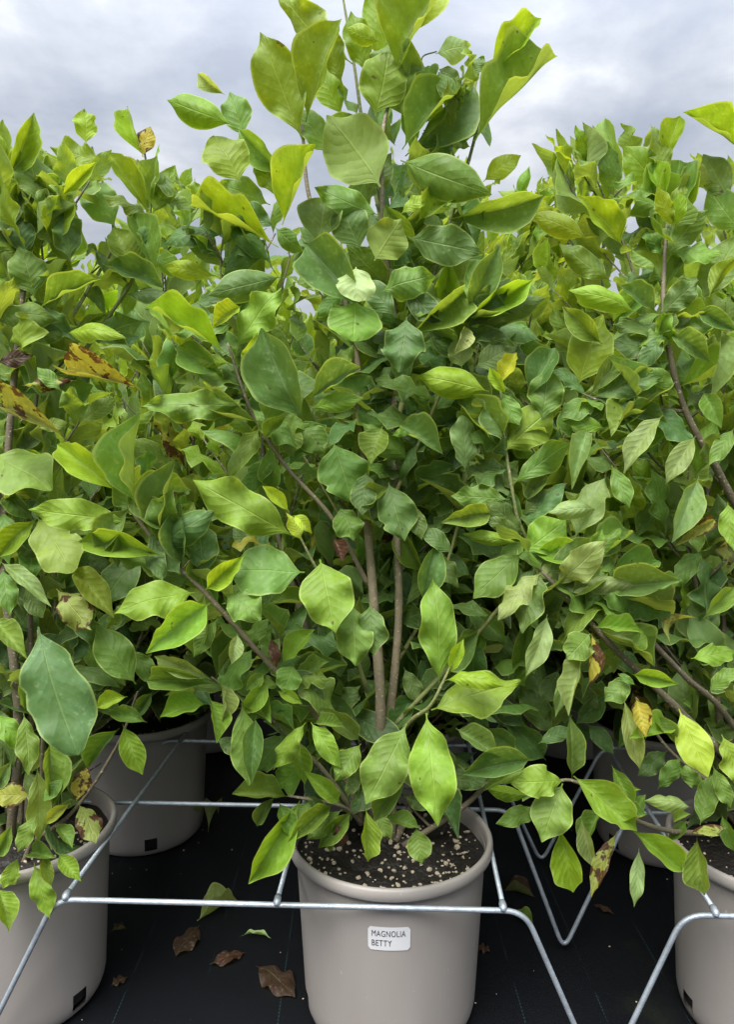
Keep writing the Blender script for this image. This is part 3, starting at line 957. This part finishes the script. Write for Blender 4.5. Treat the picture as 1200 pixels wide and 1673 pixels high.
LEFT = '''
@ .04
232 905 166 988 .62 m e
150 895 100 962 .5 d f
215 1000 150 1032 .5 d e
140 1060 205 1120 .5 g f
110 1110 170 1160 .5 d e
215 1060 260 1120 .45 g w
90 1140 140 1190 .5 d f
30 1080 90 1130 .5 d w
20 860 70 900 .5 d e
150 1140 205 1178 .42 d f
180 840 130 880 .5 d e
40 780 100 830 .5 g w
250 1130 215 1175 .5 d f
@ .12
235 257 209 174 .32 l f 30
232 257 246 207 .60 Q e
243 292 200 262 .55 p w
243 348 174 248 .36 o f
248 352 286 270 .50 o e
140 236 138 177 .70 l w
170 266 81 240 .52 o w
190 374 140 288 .60 g e
220 447 184 372 .75 g f
256 447 218 350 .50 g f
356 452 266 434 .36 l a
275 475 170 432 .42 d f
@ .0
12 300 55 184 .34 o f
-5 330 2 262 .5 g e
70 342 48 250 .72 g e
22 362 43 302 .50 g f
100 320 158 264 .34 l f
115 430 105 340 .6 d w
85 402 118 316 .58 o f
40 420 30 352 .7 d e
56 487 30 402 .80 g w
65 502 166 456 .34 g f
110 546 206 552 .30 l a
-12 525 96 524 .52 g a
@ -.08
-5 592 54 580 .50 B w
125 622 36 630 .30 S W
105 612 224 632 .30 S f
0 664 104 712 .32 S f
60 700 110 690 .5 q e
-14 742 84 800 .80 q e
60 848 -6 912 .50 o f
60 845 119 936 .66 q L
100 640 60 600 .5 g e
130 690 190 650 .45 g e
150 760 110 740 .45 d e
0 918 84 992 .22 p n
4 930 16 1006 .48 g w
40 960 70 1010 .55 d e
118 922 186 1010 .40 q f
92 962 150 1030 .52 S W
-10 1010 43 1076 .40 q f
222 1118 157 1021 .55 g e
208 1138 158 1156 .60 l f
195 1190 142 1256 .48 g f
240 1180 175 1165 .45 g f
200 1183 233 1266 .48 b f
40 1162 34 1100 .52 g f
-10 1165 39 1227 .48 b w
38 1165 46 1266 .38 g e
80 1213 86 1318 .46 g f
60 1250 62 1376 .34 q n
145 1250 124 1309 .58 Q w
128 1313 156 1379 .58 S e
48 1300 -6 1298 .80 Q r
115 1312 74 1346 .45 q f
92 1345 118 1386 .50 g f
50 1392 92 1402 .55 g f
95 1395 132 1440 .48 b f
70 1395 84 1448 .42 q f
55 1410 81 1500 .46 b W
-6 1440 36 1430 .6 b w
-4 1450 14 1522 .5 b f
20 1345 -10 1402 .5 g f
60 1330 28 1392 .5 g w
30 1400 4 1452 .5 b e
105 1270 70 1310 .5 g e
95 1230 140 1200 .46 d e
20 1240 -10 1290 .5 d f
@ -.22
62 1024 128 1234 .50 m L
'''
def hero(txt, X, Yax, rnd):
    out = []; dep = 0.0
    for ln in txt.strip().split('\n'):
        p = ln.split()
        if p[0] == '@': dep = float(p[1]); i = 0; continue
        bx, by, tx, ty, wr = map(float, p[:5]); c, st = p[5], p[6]
        roll = float(p[7]) if len(p) > 7 else rnd.uniform(-16, 16)
        i += 1; Y = Yax + dep - .003 * i + rnd.uniform(-.006, .006)
        Lpx = math.hypot(tx - bx, ty - by); td = Lpx / FPX * Yax
        # leaf tips lean towards the viewer when they hang, away when they stand up
        lean = (.30 if ty > by else -.05) + rnd.uniform(-.18, .18)
        B, T = at(bx, by, Y), at(tx, ty, Y - lean * td)
        nr = (CAM - (B + T) / 2).normalized()
        if abs(roll) < 90: nr = (nr + Vector((0, 0, .22))).normalized()
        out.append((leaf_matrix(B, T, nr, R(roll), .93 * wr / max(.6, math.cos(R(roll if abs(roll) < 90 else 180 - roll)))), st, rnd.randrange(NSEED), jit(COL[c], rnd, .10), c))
    return out
EXTRA = []
def px_branch(root, pts, r0, r1, m, leafy=None, name='stem'):
    """branch through photo pixels, each with its own depth"""
    P = spline([at(x, y, Y) - root.location for x, y, Y in pts], 8); n = len(P)
    rr = random.Random(len(pts) + int(pts[0][0]))
    rad = [(r0 + (r1 - r0) * i / (n - 1)) * rr.uniform(.93, 1.08) for i in range(n)]
    for i in range(n):
        if not leafy or i / n < leafy[0] or i / n > leafy[1]: continue
        for k in range(leafy[2]):
            dr = Vector((rr.uniform(-1, 1), rr.uniform(-.30, .60), rr.uniform(-.75, .65))).normalized(); B = P[i] + root.location; T = B + dr * rr.uniform(.07, .12)
            tx, ty, _ = proj(T)
            if (590 < tx < 670 and 850 < ty < 1190) or ty > (1300 if 390 < tx < 620 else 1165): continue
            nr = (CAM - B).normalized() * .7 + Vector((rr.uniform(-.4, .4), 0, rr.uniform(.3, 1)))
            EXTRA.append((leaf_matrix(B, T, nr, rr.uniform(-.4, .4), rr.uniform(.36, .50)), rr.choice('ewWfwaft'), rr.randrange(NSEED), jit(COL[c0 := rr.choice(leafy[3])], rr, .14), c0))
    v, f = frame_tube(P, rad, 9); return mesh_obj(name, v, f, m, root)

rnd = random.Random(11)
SOIL = .312
def inframe_key(l):
    M = l[0]; P = Vector((M[0][3], M[1][3], M[2][3])); T = P + Vector((M[0][0], M[1][0], M[2][0]))
    x, y, z = proj((P + T) / 2)
    pen = 0 if (-40 < x < 1240 and -40 < y < 1700) else 5
    return pen + z
# middle shrub
mid = empty('magnolia_shrub', (-.003, Y1R, SOIL))
tag(mid, 'tallest magnolia shrub, growing in the pot with the white sticker', 'shrub', 'magnolia shrubs in pots')
Yc = Y1R
px_branch(mid, [(606, 1345, Yc), (622, 1180, Yc - .05), (612, 1000, Yc - .05), (600, 850, Yc - .02), (588, 690, Yc + .03), (580, 560, Yc + .04), (545, 430, Yc + .04), (505, 320, Yc + .02), (494, 205, Yc + .03)], .0105, .0028, M_BARK, (.38, .80, 1, 'ddgg'))
px_branch(mid, [(618, 1345, Yc + .01), (640, 1150, Yc - .02), (652, 1000, Yc - .02), (648, 850, Yc), (644, 690, Yc + .03), (650, 560, Yc + .03), (632, 420, Yc + .01), (624, 300, Yc - .03), (630, 190, Yc), (664, 120, Yc + .02)], .0088, .0026, M_BARK, (.36, .75, 1, 'dddgk'))
px_branch(mid, [(640, 640, Yc + .05), (640, 460, Yc + .08), (600, 250, Yc + .1), (578, 100, Yc + .1), (558, -20, Yc + .1)], .005, .002, M_TWIG, (.0, .6, 1, 'ddg'))
px_branch(mid, [(648, 700, Yc + .02), (700, 480, Yc + .04), (755, 300, Yc + .03), (775, 230, Yc + .03), (800, 118, Yc + .03)], .0055, .0018, M_TWIG, (.0, .45, 2, 'ddgg'))
px_branch(mid, [(758, 300, Yc + .05), (700, 130, Yc + .1), (690, 95, Yc + .1), (714, 84, Yc + .11)], .002, .0012, M_TWIG)
px_branch(mid, [(590, 1345, Yc - .01), (572, 1290, Yc - .05), (515, 1165, Yc - .10), (440, 1085, Yc - .15), (335, 968, Yc - .19), (270, 905, Yc - .20), (215, 835, Yc - .20), (190, 800, Yc - .20)], .0060, .0024, M_BARK, (.35, .95, 1, 'gdg'))
px_branch(mid, [(588, 1342, Yc - .02), (530, 1260, Yc - .08), (450, 1180, Yc - .11), (395, 1140, Yc - .12), (345, 1106, Yc - .12)], .0050, .0018, M_BARK, (.25, .95, 1, 'gdgb'))
px_branch(mid, [(596, 1345, Yc), (545, 1215, Yc), (490, 1110, Yc), (455, 1040, Yc - .02), (430, 980, Yc)], .0042, .002, M_BARK, (.2, 1, 1, 'dgdg'))
px_branch(mid, [(604, 960, Yc - .04), (545, 850, Yc - .08), (470, 765, Yc - .09), (420, 690, Yc - .10), (398, 640, Yc - .12), (372, 560, Yc - .13)], .0045, .0018, M_BARK, (.35, 1, 1, 'ggdg'))
px_branch(mid, [(590, 900, Yc + .02), (470, 700, Yc + .02), (400, 560, Yc + .03), (360, 440, Yc + .05), (385, 300, Yc + .06), (395, 215, Yc + .08)], .0026, .0014, M_TWIG, (.2, .75, 2, 'gddg'))
px_branch(mid, [(600, 1130, Yc - .07), (560, 1000, Yc - .15), (515, 925, Yc - .20), (487, 870, Yc - .21)], .0035, .0016, M_TWIG)
px_branch(mid, [(640, 1190, Yc - .02), (760, 1060, Yc - .03), (862, 925, Yc - .09), (845, 840, Yc - .12), (828, 740, Yc - .12), (818, 630, Yc - .12)], .0045, .002, M_TWIG, (.2, .9, 1, 'dgd'))
px_branch(mid, [(640, 1100, Yc + .02), (720, 950, Yc + .02), (760, 800, Yc), (770, 650, Yc), (790, 520, Yc - .02)], .004, .0018, M_TWIG, (.3, 1, 2, 'dgdk'))
px_branch(mid, [(612, 1265, Yc - .06), (665, 1185, Yc - .17), (702, 1155, Yc - .22), (724, 1115, Yc - .23), (738, 1085, Yc - .23)], .0042, .0016, M_TWIG)
px_branch(mid, [(592, 1345, Yc - .02), (560, 1318, Yc - .10), (500, 1305, Yc - .14), (470, 1300, Yc - .14)], .004, .0018, M_BARK)
px_branch(mid, [(640, 820, Yc), (700, 690, Yc - .05), (752, 560, Yc - .09), (765, 500, Yc - .10)], .004, .0016, M_TWIG, (.1, 1, 1, 'dgd'))
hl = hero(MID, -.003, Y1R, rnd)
st_, lv_ = grow(rnd, 1.40, .36, 9, 1.5)
back = []
for L in lv_:
    B = L[0]
    if B.y < -.01 and B.z < 1.30: continue                   # the near side is covered by the leaves read from the photograph
    if B.z < .12: continue
    if B.z > .85 and L[7] in 'lb': L = L[:7] + ('g',)
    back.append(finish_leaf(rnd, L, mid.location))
st_ = [s for s in st_ if s[0][-1].y > .12]
build_stems(mid, st_, mid.location, None, 0)
nh = len(hl)
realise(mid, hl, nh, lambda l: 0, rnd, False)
back += EXTRA; print('HEROES', nh, 'extra', len(EXTRA))
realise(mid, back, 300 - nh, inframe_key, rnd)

# front left and front right shrubs
def clear_ok(l, boxes):
    M = l[0]; P = Vector((M[0][3], M[1][3], M[2][3])); T = P + Vector((M[0][0], M[1][0], M[2][0]))
    for q in (P, T, (P + T) / 2):
        x, y, z = proj(q)
        for (x0, y0, x1, y1) in boxes:
            if x0 < x < x1 and y0 < y < y1: return False
    return True
for (X, txt, lab, seed, boxes) in ((-.738, LEFT, 'magnolia shrub with yellow blotched leaves, cut by the left edge, front row', 21, [(165, 1150, 700, 1700), (-100, 1400, 300, 1700), (235, 560, 700, 1300)]),
                            (.718, RIGHT, 'magnolia shrub with drooping pale leaves, cut by the right edge, front row', 22, [(500, 1180, 1120, 1700), (500, 500, 880, 1700), (900, 1430, 1300, 1700)])):
    rnd = random.Random(seed)
    s = empty('magnolia_shrub', (X, Y1R, SOIL)); tag(s, lab, 'shrub', 'magnolia shrubs in pots')
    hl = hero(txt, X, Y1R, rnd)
    st_, lv_ = grow(rnd, 1.27, .36, 9, 1.5)
    rest = [finish_leaf(rnd, L, s.location) for L in lv_]
    rest = [l for l in rest if clear_ok(l, boxes) and l[0][1][3] > Y1R - .06]
    build_stems(s, [q for q in st_ if q[0][-1].y > .04], s.location, None, -.06)
    EXTRA.clear()
    if X > 0:
        Ya = Y1R
        px_branch(s, [(1300, 1360, Ya), (1205, 1255, Ya - .06), (1100, 1150, Ya - .12), (1010, 1065, Ya - .15), (955, 1005, Ya - .16), (896, 944, Ya - .17), (880, 928, Ya - .16)], .0085, .0018, M_BARKD, (.5, 1, 1, 'ggdp'))
        px_branch(s, [(1310, 1360, Ya), (1190, 1172, Ya - .05), (1120, 1105, Ya - .09), (1040, 1020, Ya - .12), (985, 955, Ya - .14), (955, 905, Ya - .15), (940, 880, Ya - .14)], .0065, .0016, M_BARKD, (.45, 1, 1, 'gdgp'))
        px_branch(s, [(1320, 1360, Ya), (1260, 960, Ya), (1190, 800, Ya - .05), (1125, 680, Ya - .06), (1098, 590, Ya - .06), (1085, 500, Ya - .05), (1088, 400, Ya), (1092, 330, Ya + .02), (1085, 260, Ya + .04)], .0085, .0014, M_BARKD, (.35, .95, 1, 'gdgb'))
        px_branch(s, [(1115, 672, Ya - .06), (1050, 664, Ya - .08), (985, 655, Ya - .09), (945, 640, Ya - .09)], .0034, .0014, M_BARKD, (.2, 1, 1, 'gdg'))
        px_branch(s, [(1310, 1368, Ya - .03), (1190, 1362, Ya - .12), (1100, 1358, Ya - .17), (1030, 1335, Ya - .2), (935, 1275, Ya - .21), (870, 1300, Ya - .21)], .006, .002, M_BARKD)
        px_branch(s, [(1290, 1360, Ya), (1110, 1240, Ya - .1), (1040, 1140, Ya - .15)], .004, .002, M_BARKD)
    else:
        Ya = Y1R
        px_branch(s, [(15, 1385, Ya), (30, 1180, Ya - .05), (5, 900, Ya - .05), (20, 650, Ya - .02), (40, 450, Ya), (42, 340, Ya), (40, 300, Ya)], .010, .002, M_BARKD, (.3, 1, 1, 'gdgo'))
        px_branch(s, [(30, 1385, Ya), (115, 1330, Ya - .05), (190, 1220, Ya - .05), (225, 1130, Ya - .06)], .0045, .002, M_BARKD)
        px_branch(s, [(12, 1470, Ya - .07), (60, 1340, Ya - .09), (70, 1160, Ya - .12), (62, 1030, Ya - .2)], .005, .002, M_BARKD)
        px_branch(s, [(0, 800, Ya), (120, 600, Ya + .1), (220, 450, Ya + .12), (246, 340, Ya + .12), (235, 240, Ya + .12)], .005, .0018, M_TWIG, (.2, .8, 1, 'ggdo'))
        px_branch(s, [(0, 700, Ya), (140, 480, Ya + .1), (185, 380, Ya + .12), (150, 240, Ya + .12)], .004, .0018, M_TWIG)
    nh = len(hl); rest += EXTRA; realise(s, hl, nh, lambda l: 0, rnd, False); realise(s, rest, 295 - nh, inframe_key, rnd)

# rows behind
for ri in range(1, 5):
    yy, cols = ROWS[ri]
    for ci, (xx, _) in enumerate(cols):
        rnd = random.Random(100 * ri + ci)
        s = empty('magnolia_shrub', (xx, yy, SOIL)); tag(s, 'leafy green magnolia shrub ' + WHERE[ri][ci], 'shrub', 'magnolia shrubs in pots')
        H = {1: 1.56, 2: 1.64, 3: 1.64, 4: 1.60}[ri] * rnd.uniform(.95, 1.04)
        if (ri, ci) == (1, 3): H *= .93
        if -1 < xx < -.3: H *= .90                      # the row left of the middle stands lower
        if .3 < xx < 1 and ri > 1: H *= 1.06
        st_, lv_ = grow(rnd, H, .40, 8 if ri < 4 else 6, 1.45 if ri == 1 else 1.15 if ri == 2 else .9, lsize=1.5, skirt=7 if ri == 1 else 4)
        lean = {(1, 3): -.26, (2, 2): .30, (2, 3): -.10}.get((ri, ci), 0.0)      # these lean into the gap beside the middle plant
        sh = lambda p: Vector((p.x + lean * max(0, p.z - .3) ** 1.3, p.y, p.z))
        if lean:
            st_ = [([sh(p) for p in a], b, [[sh(p) for p in q] for q in c]) for a, b, c in st_]
            lv_ = [(sh(L[0]), sh(L[1])) + L[2:] for L in lv_]
        rest = [finish_leaf(rnd, L, s.location) for L in lv_ if L[0].z > .10]
        if ri == 1: rest = [l for l in rest if clear_ok(l, [(150, 1185, 420, 1700), (850, 1230, 1120, 1700)])]
        build_stems(s, st_, s.location)
        outer = abs(xx) > 1.3 and ri == 1
        n = 40 if outer else {1: 290, 2: 150, 3: 90, 4: 50}[ri]
        realise(s, rest, n, inframe_key if ri == 1 else (lambda l: -l[0][2][3]), rnd)

# ------------------------------------------------------------------ fallen leaves on the fabric
def fallen(px0, py0, px1, py1, wr, c, st, label, lift=.004, roll=0, m=None):
    B, T = atz(px0, py0, lift), atz(px1, py1, lift + .002); r = random.Random(int(px0 + py0))
    mt = leaf_matrix(B, T, Vector((0, 0, 1)), R(roll), wr)
    o = add_leaf(None, mt, st, r.randrange(NSEED), jit(COL[c], r, .1), m or (M_DRY if c in 'BR' else M_LEAF), None, 'fallen_leaf')
    tag(o, label, 'leaf', 'fallen leaves on the black fabric')
fallen(326, 1512, 287, 1563, .47, 'B', 'e', 'brown fallen leaf nearest the wire rail, pointing up')
fallen(402, 1556, 342, 1576, .47, 'B', 'e', 'brown fallen leaf lying level, middle one of the three')
fallen(418, 1578, 482, 1630, .47, 'B', 'e', 'largest brown fallen leaf, beside the middle pot')
fallen(262, 1390, 331, 1342, .50, 'p', 'f', 'grey green fallen leaf beside the drain hole of the second-row pot')
fallen(340, 1360, 357, 1330, .45, 'p', 'C', 'small curled green fallen leaf behind the longer one')
fallen(322, 1505, 388, 1472, .42, 'p', 'f', 'pale curled fallen leaf under the front wire rail')
fallen(393, 1530, 444, 1534, .14, 'c', 'n', 'thin pale yellow leaf stalk on the fabric')
fallen(822, 1455, 874, 1466, .40, 'B', 'f', 'small red brown fallen leaf right of the middle pot')
fallen(836, 1492, 872, 1512, .60, 'g', 'f', 'small green fallen leaf under the rail right of the middle pot')
fallen(778, 1545, 802, 1556, .60, 'B', 'w', 'small brown leaf half hidden behind the middle pot')
fallen(180, 1522, 207, 1518, .35, 'B', 'f', 'thin brown leaf beside the left pot')
fallen(180, 1612, 208, 1596, .70, 'B', 'w', 'dark brown leaf against the left pot')
fallen(968, 1478, 1004, 1494, .35, 'B', 'n', 'thin brown scrap behind the wire V leg')
fallen(455, 1272, 500, 1268, .4, 'B', 'w', 'brown leaf lying behind the middle pot')

# crumbs of spilled compost and pumice on the fabric
rnd = random.Random(3); prt = []
for i in range(120):
    x, y = rnd.uniform(-.9, .95), rnd.uniform(1.15, 2.4)
    if rnd.random() < .6:
        px, py = rnd.choice([(-.738, Y1R), (-.003, Y1R), (.718, Y1R), (-.70, Y2R), (.72, Y2R)]); a = rnd.uniform(0, 6.28); q = .165 + abs(rnd.gauss(0, .05)); x, y = px + q * math.cos(a), py + q * math.sin(a)
    sz = rnd.uniform(.0015, .0045); v, f = stone(rnd, sz); c = Vector((x, y, sz * .3)); prt.append(([p + c for p in v], f))
v, f = merge(prt); tag(mesh_obj('compost_crumbs', v, f, M_PERL, None, False), 'pale crumbs of spilled pumice on the black fabric', 'crumbs', None, 'stuff')
